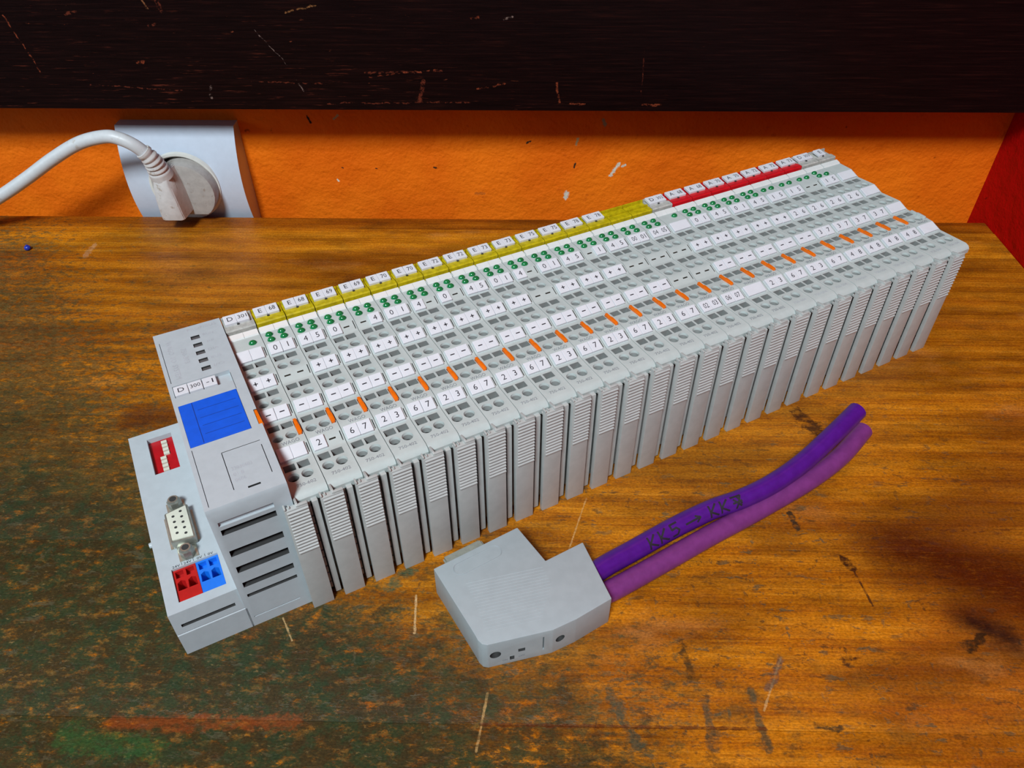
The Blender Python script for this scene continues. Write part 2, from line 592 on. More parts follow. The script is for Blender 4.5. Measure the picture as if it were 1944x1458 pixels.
    marks = [((-26, 208, 0), (-12, 212, 0), 9.0, (0.075, 0.016, 0.004), 0.85), ((-108, 96, 0), (-92, 97, 0), 8.0, (0.10, 0.022, 0.004), 0.8),
             ((200, 104, 0), (206, 92, 0), 5.0, (0.035, 0.010, 0.003), 0.9), ((236, -3, 0), (243, -9, 0), 8.0, (0.010, 0.006, 0.004), 0.97),
             ((229, -13, 0), (236, -9, 0), 2.2, (0.02, 0.012, 0.005), 0.9), ((196.5, 25, 0), (199, 19.5, 0), 2.0, (0.03, 0.010, 0.004), 0.95),
             ((199, 19, 0), (201.5, 3, 0), 0.5, (0.06, 0.02, 0.006), 0.9), ((181.5, 45, 0), (182.5, 38, 0), 1.5, (0.025, 0.020, 0.012), 0.9),
             ((184.5, -19.5, 0), (189, -18, 0), 1.7, (0.04, 0.012, 0.005), 0.9), ((168, -41.5, 0), (175, -42, 0), 1.8, (0.05, 0.03, 0.012), 0.9),
             ((33.4, 4.3, 0), (34.6, -11, 0), 0.55, (0.62, 0.40, 0.19), 0.75), ((61.6, -33, 0), (59, -52, 0), 0.5, (0.55, 0.33, 0.12), 0.6),
             ((-14, -6, 0), (-8.5, -15, 0), 0.4, (0.55, 0.36, 0.16), 0.6), ((163, -18, 0), (153, -37, 0), 0.45, (0.55, 0.34, 0.14), 0.55),
             ((163, -19, 0), (156, -29, 0), 1.7, (0.09, 0.06, 0.045), 0.7), ((150, -30, 0), (151.5, -49, 0), 1.8, (0.06, 0.055, 0.028), 0.8),
             ((134, -34, 0), (135, -50, 0), 2.2, (0.06, 0.052, 0.028), 0.75), ((130, -15, 0), (131, -26, 0), 2.2, (0.045, 0.026, 0.008), 0.8),
             ((103, -32, 0), (110, -49, 0), 2.6, (0.055, 0.060, 0.034), 0.8), ((-191.5, 246, 0), (-190.5, 234, 0), 2.6, (0.50, 0.28, 0.14), 0.5),
             ((89, 20, 0), (99, 52, 0), 0.4, (0.60, 0.36, 0.14), 0.5), ((60, -43.5, 0), (152, -43, 0), 0.8, (0.10, 0.022, 0.004), 0.8),
             ((-60, -45, 0), (0, -44, 0), 3.4, (0.33, 0.055, 0.006), 0.45), ((224, 30, 0), (268, 8, 0), 24.0, (0.062, 0.008, 0.001), 0.95),
             ((255, 45, 0), (300, 70, 0), 20.0, (0.14, 0.030, 0.003), 0.6), ((-20, 12, 0), (-14, 4, 0), 4.5, (0.020, 0.055, 0.026), 0.6),
             ((22, 8, 0), (30, 14, 0), 3.0, (0.030, 0.085, 0.045), 0.7), ((-74, -50, 0), (-44, -53, 0), 5.0, (0.020, 0.095, 0.022), 0.5)]
    PW = t.warp(P, 6.0, 0.09)
    PB = t.warp(P, 14.0, 0.05)
    gap = t.step(t.noise(stretch(P, 0.20, 0.30), 1.0, 4.0, 0.65), 0.36, 0.54, 0.30, 1.0)
    for a, b, w, col, k in marks:
        if w > 7:        # broad stains with soft borders
            msk = t.math('MULTIPLY', t.seg(PB, a, b, w * 1.55, None, 0.05), t.step(mott, 0.28, 0.52, 0.62, 1.0))
        else:
            msk = t.math('MULTIPLY', t.seg(P if w < 0.9 else PW, a, b, w, rag), gap)
        c = t.mix(t.math('MULTIPLY', msk, k), c, col)
    fine = t.step(t.noise(stretch(P, 0.9, 1.5), 1.0, 3.0, 0.6), 0.30, 0.70, 0.74, 1.24)
    c = t.vec('SCALE', c, scale=fine)
    t.put(t.p.inputs['Base Color'], c)
    t.put(t.p.inputs['Roughness'], t.step(gn, 0.35, 0.7, 0.36, 0.62))
    t.p.inputs['Specular IOR Level'].default_value = 0.20
    h = t.math('SUBTRACT', t.math('MULTIPLY', fibre, 0.5), t.math('ADD', t.math('MULTIPLY', dent, 0.5), t.math('MULTIPLY', grime, 0.2)))
    t.bump(h, 0.35, 0.0006)
    return m


WOOD = wood_material()
desk = thing('desk', 'worn varnished pine desktop of wide glued boards, stained and scratched', 'desk', (0, 100, -740))
edges = [DESK_Y, 266.5, 238.5, 168, 98, 27, -43.5, -114, -185, -256]
for i in range(len(edges) - 1):
    y1, y0 = edges[i], edges[i + 1]
    b = MB().box(-620, WALL_X - 0.2, y0 + 0.04, y1 - 0.04, -28, 0, WOOD, bev=0.12 if i else 0.8)
    o = link('plank' if i else 'edge_strip', b.mesh('plank', 40), desk, (0, -100, 740))
    o.color = [(0.62, 0.50, 0.42, 1), (1.18, 1.22, 1.2, 1), (0.95, 0.92, 0.9, 1), (0.98, 0.96, 0.95, 1), (1.0, 1.0, 1.0, 1), (1.05, 1.04, 1.0, 1), (1.1, 1.08, 1.0, 1), (1, 1, 1, 1), (1, 1, 1, 1)][i]
    if i == 0:
        o['label'] = 'narrow darker strip along the back edge'
for x in (-600, WALL_X - 25):
    link('side_panel', MB().box(x, x + 22, -200, 250, -740, -28.1, WOOD, bev=0.5).mesh('side_panel'), desk, (0, -100, 740))


def board_material():
    m = bpy.data.materials.new('black_brown_stained_wood')
    t = NT(m)
    P = t.pos()
    S = t.vec('MULTIPLY', P, (0.03, 1.0, 0.9))
    g = t.noise(S, 1.0, 6.0, 0.68)
    c = t.ramp(g, [(0.30, (0.0030, 0.0012, 0.0014)), (0.55, (0.0085, 0.0028, 0.0028)), (0.78, (0.030, 0.007, 0.005))])
    sep = t.node('ShaderNodeSeparateXYZ')
    t.put(sep.inputs[0], P)
    left = t.step(t.math('MULTIPLY', sep.outputs[0], -1.0), -190.0, 120.0, 0.10, 1.0)
    low = t.step(t.math('MULTIPLY', sep.outputs[2], -1.0), -118.0, -80.0, 0.35, 1.0)
    wear = t.step(t.noise(t.vec('MULTIPLY', P, (0.05, 1.0, 0.75)), 1.0, 5.0, 0.7), 0.585, 0.70)
    wear = t.math('MULTIPLY', t.math('MULTIPLY', wear, low), left)
    c = t.mix(t.math('MULTIPLY', wear, 0.85), c, (0.15, 0.030, 0.016))
    fleck = t.step(t.noise(t.vec('MULTIPLY', P, (0.16, 1.0, 0.45)), 1.0, 3.0, 0.6), 0.70, 0.75)
    c = t.mix(t.math('MULTIPLY', t.math('MULTIPLY', fleck, left), 0.8), c, (0.22, 0.05, 0.022))
    rag = t.noise(P, 0.5, 4.0, 0.7)
    y = 268.0
    R1, R2, R3 = (0.30, 0.060, 0.025), (0.17, 0.035, 0.018), (0.30, 0.20, 0.17)
    ms = [((-203, y, 125), (-195, y, 95), 0.5, R1), ((-129, y, 137), (-125.5, y, 128.5), 0.7, (0.30, 0.12, 0.05)), ((-120, y, 137), (-119, y, 128), 1.5, R2),
          ((-16, y, 96.3), (26, y, 96.8), 0.7, R2), ((-14, y, 94), (24, y, 98), 0.45, R1), ((-104.5, y, 82), (-103, y, 88.5), 0.9, R3),
          ((12, y, 80), (15, y, 92), 1.3, R2), ((88, y, 91), (90, y, 80), 0.9, R1), ((-55, y, 92), (-52, y, 86), 0.6, R3), ((-54, y, 127), (-38, y, 130), 0.6, (0.33, 0.14, 0.05)),
          ((43, y, 124), (48, y, 125.5), 0.9, R1), ((-170, y, 89), (-120, y, 86), 0.5, R2), ((-80, y, 91), (-40, y, 90), 0.5, R2), ((96, y, 79.5), (104, y, 79), 0.7, R1),
          ((-40, y, 79), (40, y, 80), 0.5, R2), ((44, y, 88), (60, y, 90), 0.6, R1), ((60, y, 124), (64, y, 125), 0.7, R3), ((135, y, 84), (134, y, 108), 0.4, R2), ((-72, y, 118), (-58, y, 100), 0.3, R3),
          ((136, y, 79), (146, y, 79), 0.8, R1), ((-128, y, 120), (-124, y, 121), 0.8, R2), ((-170, y, 126), (-164, y, 127), 0.9, R2), ((-140, y, 101), (-136, y, 102), 0.9, R1)]
    PW = t.warp(P, 3.0, 0.18)
    gap = t.step(t.noise(P, 0.45, 4.0, 0.65), 0.42, 0.60)
    for a, b, w, col in ms:
        c = t.mix(t.math('MULTIPLY', t.math('MULTIPLY', t.seg(PW, a, b, w, rag), gap), 0.7), c, col)
    t.put(t.p.inputs['Base Color'], c)
    t.p.inputs['Roughness'].default_value = 0.45
    t.p.inputs['Specular IOR Level'].default_value = 0.08
    t.bump(g, 0.3, 0.0006)
    return m


BOARD = board_material()
o = link('shelf_board', MB().box(-800, WALL_X - 0.5, 268, WALL_Y - 0.1, 75.2, 330, BOARD, bev=1.0).mesh('shelf_board', 40))
o['label'], o['category'] = 'dark brown stained wooden board on the wall above the socket, scratched', 'board'

# ------------------------------------------------------------------ terminal modules (rail frame: x along the row, y across, z up)
YAW = math.radians(29.2)
CY, SY = math.cos(YAW), math.sin(YAW)


def rail(x, y=0.0, z=0.0):
    return (x * CY - y * SY, x * SY + y * CY, z)


# side profile of the top, front to back
TOP = [(3.7, 54.2), (4.6, 55.4), (6.2, 56.0), (20.4, 55.5), (20.9, 55.6), (25.9, 57.5), (29.4, 57.6), (40.6, 56.6), (41.0, 56.7), (46.3, 58.8),
       (57.6, 58.0), (58.0, 58.1), (63.2, 60.1), (73.8, 59.4), (74.2, 59.5), (79.5, 61.4), (90.6, 61.3), (90.8, 60.9), (100.0, 60.9)]
ROWS = [((74.2, 59.5), (79.5, 61.4)), ((58.0, 58.1), (63.2, 60.1)), ((41.0, 56.7), (46.3, 58.8)), ((20.9, 55.6), (25.9, 57.5))]
HOLES = [(66.0, 71.3), (49.4, 54.6), (31.2, 36.8), (12.8, 17.4)]          # y of the round and of the square openings


def top_z(y):
    for (a, za), (b, zb) in zip(TOP, TOP[1:]):
        if a <= y <= b:
            return za + (zb - za) * (y - a) / (b - a)
    return 60.0


def body_mesh():
    prof = [(8.0, 0.0)] + [(8.0, 50.0), (5.0, 51.2), (3.7, 52.0)] + TOP + [(100.0, 22), (97.0, 20), (97.0, 0.0)]
    base = MB().prism(prof, 'x', 0.12, 11.88, GREY)
    cut = MB()
    for (hy, sy) in HOLES:
        for x in (2.95, 7.75):
            z = top_z(hy)
            # funnel and the shaft below it
            n = 20
            ring = [(2.1, 0.6), (1.85, -1.0), (1.7, -2.8), (1.6, -9.0)]
            vs, fs = [], []
            for k, (rr, dz) in enumerate(ring):
                for i in range(n):
                    a = 2 * math.pi * i / n
                    vs.append((x + math.cos(a) * rr, hy - (0.25 * k if k < 3 else 0.8) + math.sin(a) * rr * (1.0 if k else 1.05), z + dz))
            for k in range(3):
                for i in range(n):
                    j = (i + 1) % n
                    fs.append((k * n + i, k * n + j, (k + 1) * n + j, (k + 1) * n + i))
            fs += [tuple(range(n)), tuple(reversed(range(3 * n, 4 * n)))]
            cut.add(vs, fs[:n] + fs[3 * n:3 * n + 1], GREY)
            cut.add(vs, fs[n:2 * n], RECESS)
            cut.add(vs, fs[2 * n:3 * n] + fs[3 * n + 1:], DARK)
        for x in (2.95, 7.75):
            z = top_z(sy)
            y0, y1 = sy - 1.55, sy + 1.75
            a, b = x - 2.05, x + 2.05
            vs = [(a, y0, z + 1), (b, y0, z + 1), (b, y1, z + 1), (a, y1, z + 1),
                  (a + 0.25, y0 + 0.15, z - 1.2), (b - 0.25, y0 + 0.15, z - 1.2), (b - 0.25, y1 - 0.1, z - 4.2), (a + 0.25, y1 - 0.1, z - 4.2)]
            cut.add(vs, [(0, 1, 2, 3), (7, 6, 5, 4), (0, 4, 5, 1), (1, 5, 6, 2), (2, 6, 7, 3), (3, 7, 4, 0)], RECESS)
    for (y0, z0), (y1, z1) in ROWS:
        ym, zm = (y0 + y1) / 2, (z0 + z1) / 2
        for x in (3.2, 8.1):                      # slit behind each marker
            cut.box(x - 1.3, x + 1.1, ym - 0.35, ym + 0.25, zm - 2.0, zm + 3, SLIT)
        cut.box(11.05, 11.4, y0 + 0.5, y1 - 0.7, zm - 0.7, zm + 3, SLIT)
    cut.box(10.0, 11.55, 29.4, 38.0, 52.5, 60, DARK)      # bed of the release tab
    return boolean(base, cut, 'module_body', 35)


def latch_mesh():
    b = MB()
    x0, x1 = -3.75, 3.95
    b.box(x0, x1, 0.0, 2.0, 0.0, 55.2, LATCHM, bev=0.18)
    for k in range(14):                           # grip ribs
        z = 32.6 + k * 1.60
        prof = [(0.1, z - 0.1), (-0.42, z + 0.35), (-0.42, z + 0.75), (0.1, z + 1.2)]
        b.prism(prof, 'x', x0 + 0.65, x1 - 0.1, LATCHM)
    b.box(x0 + 0.1, x1 - 0.1, 0.3, 3.15, 52.9, 53.7, LATCHM)                 # bridge to the body
    b.prism([(0.25, 53.4), (0.25, 55.9), (1.2, 56.3), (4.6, 55.6), (4.6, 53.4)], 'x', 0.15, 0.95, LATCHM, bev=0.12)             # hook
    b.box(0.5, x1, 0.15, 1.1, 55.0, 56.0, LATCHM, bev=0.15)                 # rail on top
    b.box(x0, x0 + 0.6, 0.15, 2.4, 55.0, 56.2, LATCHM, bev=0.12)
    b.box(x0 + 1.5, x0 + 2.0, 0.6, 2.0, 55.0, 55.9, LATCHM, bev=0.1)
    return b.mesh('latch', 40)


def keying_mesh():
    b = MB()
    b.box(5.5, 7.5, 2.0, 8.2, 1.5, 53.2, LATCHM, bev=0.12)
    z, k = 3.5, 0
    while z < 52:
        h = (3.1, 4.6)[k % 2]
        b.box(4.0, 5.1, 3.2, 8.2, z, min(z + h, 52.5), LATCHM, bev=0.08)
        z += h + 0.9
        k += 1
    b.box(0.15, 5.4, 7.2, 8.1, 1.0, 51, LATCHM)
    return b.mesh('keying_strip', 40)


def holder_mesh(mat, grooved=False):
    b = MB()
    prof = [(91.3, 60.6), (91.3, 63.2), (91.8, 63.7), (94.9, 63.7), (95.0, 63.2), (99.6, 63.2), (99.6, 64.6), (100.4, 64.6), (100.4, 60.6)]
    b.prism(prof, 'x', 0.2, 11.8, mat)
    if grooved:
        b.box(1.5, 10.5, 96.2, 96.9, 63.1, 63.5, plastic('dark_yellow_plastic', (0.12, 0.085, 0.004), 0.5, 0.1))
        b.box(0.4, 11.6, 95.0, 95.9, 63.2, 64.4, mat)
    else:
        b.box(5.3, 6.2, 94.2, 95.0, 63.2, 64.1, DARK)
    return b.mesh('label_holder', 35)


def strip_mesh():
    b = MB()
    for a in (0.35, 6.05):
        b.prism([(87.3, 61.2), (87.7, 61.9), (90.1, 62.5), (90.6, 61.2)], 'x', a, a + 5.6, CLEAR)
    return b.mesh('clear_strip')


def led_mesh():
    b = MB()
    n, m = 18, 6
    vs, fs = [], []
    for k in range(m):
        ph = k / (m - 1) * math.pi / 2
        for i in range(n):
            a = 2 * math.pi * i / n
            vs.append((1.65 * math.cos(ph) * math.cos(a), 1.4 * math.cos(ph) * math.sin(a), 1.5 * math.sin(ph)))
    for k in range(m - 1):
        for i in range(n):
            j = (i + 1) % n
            fs.append((k * n + i, k * n + j, (k + 1) * n + j, (k + 1) * n + i))
    return b.add(vs, fs, GREEN).mesh('led', 80)


def tab_mesh(mat=ORANGE):
    b = MB()
    low = [(10.25, 37.9), (11.35, 37.9), (11.45, 33.5), (10.1, 33.5)]
    b.prism(low, 'z', 53.5, 57.95, mat, bev=0.08)
    high = [(10.2, 34.6), (11.4, 34.6), (11.55, 33.6), (11.55, 30.3), (11.2, 29.5), (10.35, 29.5), (10.02, 30.3), (10.02, 33.6)]
    b.prism(high, 'z', 53.5, 58.3, mat, bev=0.12)
    return b.mesh('release_tab', 40)


_T = {}


def tile_mesh(s, wide=False):
    """marker tile, 4.8 x 5.1 x 1.2 mm, with its printed character; '' is blank, wide = one double blank"""
    key = (s, wide)
    if key not in _T:
        b = MB()
        w = 9.75 if wide else 4.8
        b.box(0, w, 0, 5.15, -0.3, 1.05, WHITE, bev=0.22)
        if s:
            size = 2.5 if len(s) < 3 else 2.1
            wd = None
            if s == '\u2212':
                b.box(1.5, 3.3, 2.3, 2.75, 1.0, 1.07, INK)
            elif s == '+':
                b.box(1.6, 3.2, 2.35, 2.75, 1.0, 1.07, INK)
                b.box(2.2, 2.6, 1.7, 3.4, 1.0, 1.07, INK)
            else:
                if len(s) == 2:
                    wd = 2.5
                if len(s) == 3:
                    wd = 3.5
                M = Matrix.Translation((2.45, 2.6, 1.07))
                b.text(s, size, INK, M, width=wd)
        _T[key] = b.mesh('marker_tile')
    return _T[key]


def print_mesh(s, size, mat, width=None):
    b = MB()
    b.text(s, size, mat, None, width=width)
    return b.mesh('printed_text')


BODY, LATCH, KEY = body_mesh(), latch_mesh(), keying_mesh()
STRIP, LED, TAB = strip_mesh(), led_mesh(), tab_mesh()
HOLD = {'y': holder_mesh(YELLOW), 'Y': holder_mesh(YELLOW, True), 'r': holder_mesh(REDH), 'w': holder_mesh(SMOKE)}
P_LOGO = print_mesh('WAGO', 1.7, GINK, 6.2)
P_602, P_402 = print_mesh('750-602', 1.5, GINK, 6.6), print_mesh('750-402', 1.5, GINK, 6.6)
P_504 = print_mesh('750-504', 1.5, PINK, 6.6)
PDIG = {}

MN = '\u2212'
PP, MI = ('+', '+'), (MN, MN)
NO = (None, None)
BL = 'blank'
R1 = [BL, '01', '45', ('0', None), (None, '4'), '01', ('4', None), ('0', None), '45', '01', ('4', None), '01', '45', (None, '1'), '45', ('00', '01'), ('04', '05'),
      BL, '01', '45', '01', '45', '15', '15', NO, '15', BL]
R2 = [PP, NO] + [PP] * 8 + [NO] + [PP] * 3 + [NO] * 3 + [PP] * 5 + ['26'] * 4 + [BL]
R3 = [MI] * 15 + [NO] * 2 + [MI] * 5 + ['37'] * 4 + [BL]
R4 = [BL, ('2', None)] + ['67' if k % 2 else '23' for k in range(3, 16)] + [('02', '03'), ('06', '07'), BL, '23', '67', '23', '67'] + ['48'] * 4 + [BL]
NUMS = ['301', '68', '68', '69', '69', '70', '70', '72', '72', '73', '73', '75', '75', '78', '78', None, None, '302', '68', '68', '70', '70', '72', '72', '73', '303', None]
KIND = ['w'] + ['y'] * 14 + ['Y'] * 2 + ['w'] + ['r'] * 7 + ['w', 'w']
LED_POS = [(3.1, 85.2), (3.1, 81.6), (8.05, 85.2), (8.15, 81.6)]
LEDS = [[(8.1, 82.9)]] + [LED_POS] * 16 + [[(8.0, 84.4)]] + [LED_POS] * 4 + [[(3.0, 83.4), (8.0, 83.4)]] * 3 + [[(3.1, 85.2), (3.1, 81.6), (8.1, 81.6)], []]
ORD = ['first', 'second', 'third', 'fourth', 'fifth', 'sixth', 'seventh', 'eighth', 'ninth', 'tenth', 'eleventh', 'twelfth', 'thirteenth', 'fourteenth',
       'fifteenth', 'sixteenth', 'seventeenth', 'eighteenth', 'nineteenth', 'twentieth', 'twenty-first', 'twenty-second', 'twenty-third', 'twenty-fourth',
       'twenty-fifth', 'twenty-sixth', 'last']


def put_row(root, spec, row, k):
    (y0, z0), (y1, z1) = row
    ang = math.atan2(z1 - z0, y1 - y0)
    if spec == BL:
        if k in (0,):
            for x in (0.75, 5.6):
                link('marker_tile', tile_mesh(''), root, (x, y0, z0), (ang, 0, 0))
        else:
            link('marker_tile', tile_mesh('', True), root, (0.75, y0, z0), (ang, 0, 0))
        return
    for x, s in zip((0.75, 5.6), spec):
        if s is not None:
            jx, jr = random.uniform(-0.06, 0.06), random.uniform(-0.015, 0.015)
            link('marker_tile', tile_mesh(s), root, (x + jx, y0 + random.uniform(-0.08, 0.08), z0), (ang, 0, jr))


for k in range(27):
    kind = KIND[k]
    col = {'y': 'yellow', 'Y': 'bare yellow', 'r': 'red', 'w': 'clear'}[kind]
    num = NUMS[k]
    pre = {'y': 'E', 'r': 'A', 'w': 'D'}.get(kind, '')
    pos = f'{ORD[k]} from the coupler' if k < 26 else 'last at the far end'
    lab = f'light grey terminal module, {col} label strip' + (f' marked {pre} {num}' if num and (kind == 'y' or k == 0) else '') + f', {pos}'
    root = thing('terminal_module', lab, 'terminal module', rail(12.0 * k), YAW, 'terminal modules joined in one long row')
    link('body', BODY, root)
    link('latch', LATCH, root)
    link('keying_strip', KEY, root)
    link('label_holder', HOLD[kind], root)
    link('clear_strip', STRIP, root)
    if k < 26:
        link('release_tab', TAB, root)
    else:
        link('cover_strip', tab_mesh(GREY), root)
    for (x, y) in LEDS[k]:
        link('led', LED, root, (x, y, top_z(y) - 0.15))
    for spec, row in zip((R1[k], R2[k], R3[k], R4[k]), ROWS):
        put_row(root, spec, row, k)
    if num:
        for x, s in ((0.9, pre), (5.75, num)):
            link('marker_tile', tile_mesh(s), root, (x, 94.9, 63.75), (math.radians(7), 0, random.uniform(-0.02, 0.02)))
    elif k == 26:
        link('marker_tile', tile_mesh('E'), root, (3.0, 94.9, 63.75), (math.radians(7), 0, 0))
    sl = math.atan2(57.6 - 57.5, 3.5)
    link('printed_text', P_LOGO, root, (6.6, 27.6, 57.63), (sl, 0, 0))
    sl = math.atan2(55.5 - 56.0, 14.2)
    link('printed_text', P_602 if k in (0, 17) else (P_402 if k < 18 else P_504), root, (6.1, 8.3, top_z(8.3) + 0.05), (sl, 0, 0))

# ------------------------------------------------------------------ bus coupler
cp = thing('bus_coupler', 'grey bus coupler with blue panel and serial socket at the near left end', 'bus coupler', rail(-24.0), YAW)
CX = 24.0                                       # local x = rail x + 24


def C(x):
    return x + CX


low = MB().prism([(3.2, 0), (3.2, 11.5), (3.7, 12.0), (3.2, 12.4), (4.2, 22.6), (97.0, 22.6), (97.0, 0)], 'x', C(-48.5), C(-25.0), GREYC)
cut = MB()
cut.box(C(-41.9), C(-32.4), 71.2, 92.6, 18.5, 30, GREYC)                 # switch window
cut.box(C(-44.2), C(-28.4), 8.0, 22.6, 14.0, 30, GREYC)                  # supply terminals
cut.box(C(-46.0), C(-28.0), 2.0, 4.6, 15.2, 16.6, DARK)                  # slot on the front
for y in (15, 34, 52, 74, 90):
    cut.box(C(-49), C(-47.6), y, y + 2.2, 19.6, 21.2, DARK)
link('base_housing', boolean(low, cut, 'base_housing', 35), cp)

up = MB().prism([(3.2, 0), (3.2, 62.9), (3.8, 64.25), (101.6, 64.25), (102.0, 63.7), (102.0, 0)], 'x', C(-25.6), C(-0.15), GREYC)
cut = MB()
for (z0, z1, dp) in ((56.0, 58.1, 0.9), (51.7, 54.3, 9), (40.4, 43.5, 7), (31.4, 34.6, 7), (23.0, 25.7, 12), (17.2, 18.8, 12)):
    cut.box(C(-23.4), C(-5.9), 2.0, 3.2 + dp, z0, z1, DARK if dp > 5 else GREYC)
cut.box(C(-23.9), C(-7.3), 2.0, 3.9, 4.9, 5.5, GREYC)
cut.box(C(-24.2), C(-3.9), 33.2, 55.8, 63.75, 66, GREYC)                 # bed of the blue panel
cut.box(C(-24.2), C(-3.9), 60.9, 67.6, 62.6, 66, GREYC)                  # marker groove
for i in range(5):
    y = 93.2 - i * 5.15
    cut.box(C(-12.7), C(-9.4), y - 1.15, y + 1.15, 62.8, 66, DARK)
for (a, b_, c_, d_) in ((-15.6, -2.9, 26.2, 26.45), (-15.7, -15.45, 8.4, 26.3), (-3.1, -2.85, 10.3, 24.2), (-24.15, -23.95, 5.0, 32.0), (-24.2, -24.0, 69.5, 95.5), (-3.9, -3.75, 56, 66)):
    cut.box(C(a), C(b_), c_, d_, 63.7, 66, DARK)
cut.box(C(-11.4), C(-7.4), 7.1, 7.9, 62.5, 66, DARK)
cut.box(C(-1.3), C(0.5), 34.0, 42.0, 60.0, 66, DARK)                     # notch for the first tab
link('main_housing', boolean(up, cut, 'main_housing', 35), cp)
ct = MB().prism([(-1.15 + CX, 42.0), (-0.2 + CX, 42.2), (0.25 + CX, 33.6), (-0.9 + CX, 33.3), (-1.25 + CX, 34.0)], 'z', 58, 63.9, ORANGE, bev=0.1)
link('release_tab', ct.mesh('release_tab', 40), cp)

b = MB().box(C(-24.1), C(-4.0), 33.3, 55.7, 63.7, 64.45, BLUE, bev=0.15)
bp = link('blue_panel', b.mesh('blue_panel'), cp)
BLINE = plastic('dark_blue_ink', (0.002, 0.03, 0.22), 0.6, 0.05)
b = MB().box(C(-19.75), C(-19.5), 33.6, 55.4, 64.4, 64.48, BLINE)
for y in (37.6, 42.0, 46.2, 50.6):
    b.box(C(-18.4), C(-5.2), y, y + 0.18, 64.4, 64.48, BLINE)
link('printed_lines', b.mesh('printed_lines'), bp)
for i in range(5):
    y = 93.2 - i * 5.15
    link('led_window', MB().box(C(-12.65), C(-9.45), y - 1.1, y + 1.1, 62.5, 63.6, SMOKELED).mesh('led_window'), cp)
for x, s in ((-24.0, 'D'), (-19.0, '300'), (-14.0, '-1')):
    link('marker_tile', tile_mesh(s), cp, (C(x), 61.6, 63.6), (0, 0, random.uniform(-0.02, 0.02)))


def coupler_text(tx, size, mat, M, width):
    b = MB()
    b.text(tx, size, mat, M, width=width)
    link('printed_text', b.mesh('printed_text'), cp)


coupler_text('PROFIBUS', 1.8, PINK, Matrix.Translation((C(-7.6), 99.0, 64.29)), 11.0)
for i, tx in enumerate(('RUN', 'BF', 'DIA', 'BUS', 'I/O')):
    coupler_text(tx, 1.5, PINK, Matrix.Translation((C(-6.2), 93.6 - i * 5.15, 64.29)), 1.3 * len(tx))
RM = Matrix.Rotation(-math.pi / 2, 4, 'Z')
coupler_text('WAGO  I/O  SYSTEM', 2.0, PINK, Matrix.Translation((C(-21.0), 83.0, 64.29)) @ RM, 24.0)
coupler_text('750-303', 2.0, PINK, Matrix.Translation((C(-16.6), 83.5, 64.29)) @ RM, 9.5)
for i, tx in enumerate(('33030603', '01:B', '0606')):
    coupler_text(tx, 1.5, PINK, Matrix.Translation((C(-11.0 - (0 if i == 0 else 1.6)), 17.6 - i * 2.7, 64.29)), 6.6 if i == 0 else 3.4)

# red switch block with its sliders
dip = link('dip_switch', MB().box(C(-41.8), C(-32.5), 71.3, 92.5, 18.2, 20.4, REDD, bev=0.1).mesh('dip_switch'), cp)
for i in range(8):
    x = -36.0 if i < 4 else -37.6
    y = 90.2 - i * 2.3
    link('slider', MB().box(C(x - 1.1), C(x + 1.1), y - 0.72, y + 0.72, 20.2, 21.2, CREAM, bev=0.1).mesh('slider'), dip)
# nine-pole socket
ds = link('serial_socket', MB().box(C(-42.6), C(-32.4), 31.2, 46.6, 22.4, 22.9, TIN, bev=0.1).box(C(-40.8), C(-34.2), 24.4, 53.4, 22.4, 22.9, TIN, bev=0.1).mesh('serial_socket'), cp)


def dshape(w0, w1, l, cx, cy, z0, z1, mat, b, bev=0.5):
    # D outline: wide side towards +x
    poly = [(cx - w0 / 2, cy - l / 2 + w1), (cx + w0 / 2, cy - l / 2), (cx + w0 / 2, cy + l / 2), (cx - w0 / 2, cy + l / 2 - w1)]
    return b.prism(poly, 'z', z0, z1, mat, bev=bev)


dshell = dshape(8.6, 1.3, 17.4, C(-37.5), 38.6, 22.8, 26.2, METAL, MB(), 0.7)
link('metal_shell', dshell.mesh('metal_shell', 40), ds)
b = dshape(7.2, 1.1, 15.4, C(-37.5), 38.6, 25.8, 26.7, CREAM, MB(), 0.3)
for i in range(5):
    b.frustum((C(-36.1), 38.6 + (i - 2) * 2.77, 26.6), 0.55, (C(-36.1), 38.6 + (i - 2) * 2.77, 26.75), 0.55, DARK, 10)
for i in range(4):
    b.frustum((C(-38.9), 38.6 + (i - 1.5) * 2.77, 26.6), 0.55, (C(-38.9), 38.6 + (i - 1.5) * 2.77, 26.75), 0.55, DARK, 10)
link('pole_insert', b.mesh('pole_insert', 40), ds)
for y in (50.9, 26.3):
    b = MB().frustum((C(-37.5), y, 22.8), 2.5, (C(-37.5), y, 26.4), 2.5, METAL, 6).frustum((C(-37.5), y, 26.4), 2.3, (C(-37.5), y, 27.2), 1.8, METAL, 16)
    b.frustum((C(-37.5), y, 27.0), 1.25, (C(-37.5), y, 27.28), 1.25, DARK, 14)
    link('hex_screw', b.mesh('hex_screw', 35), ds)


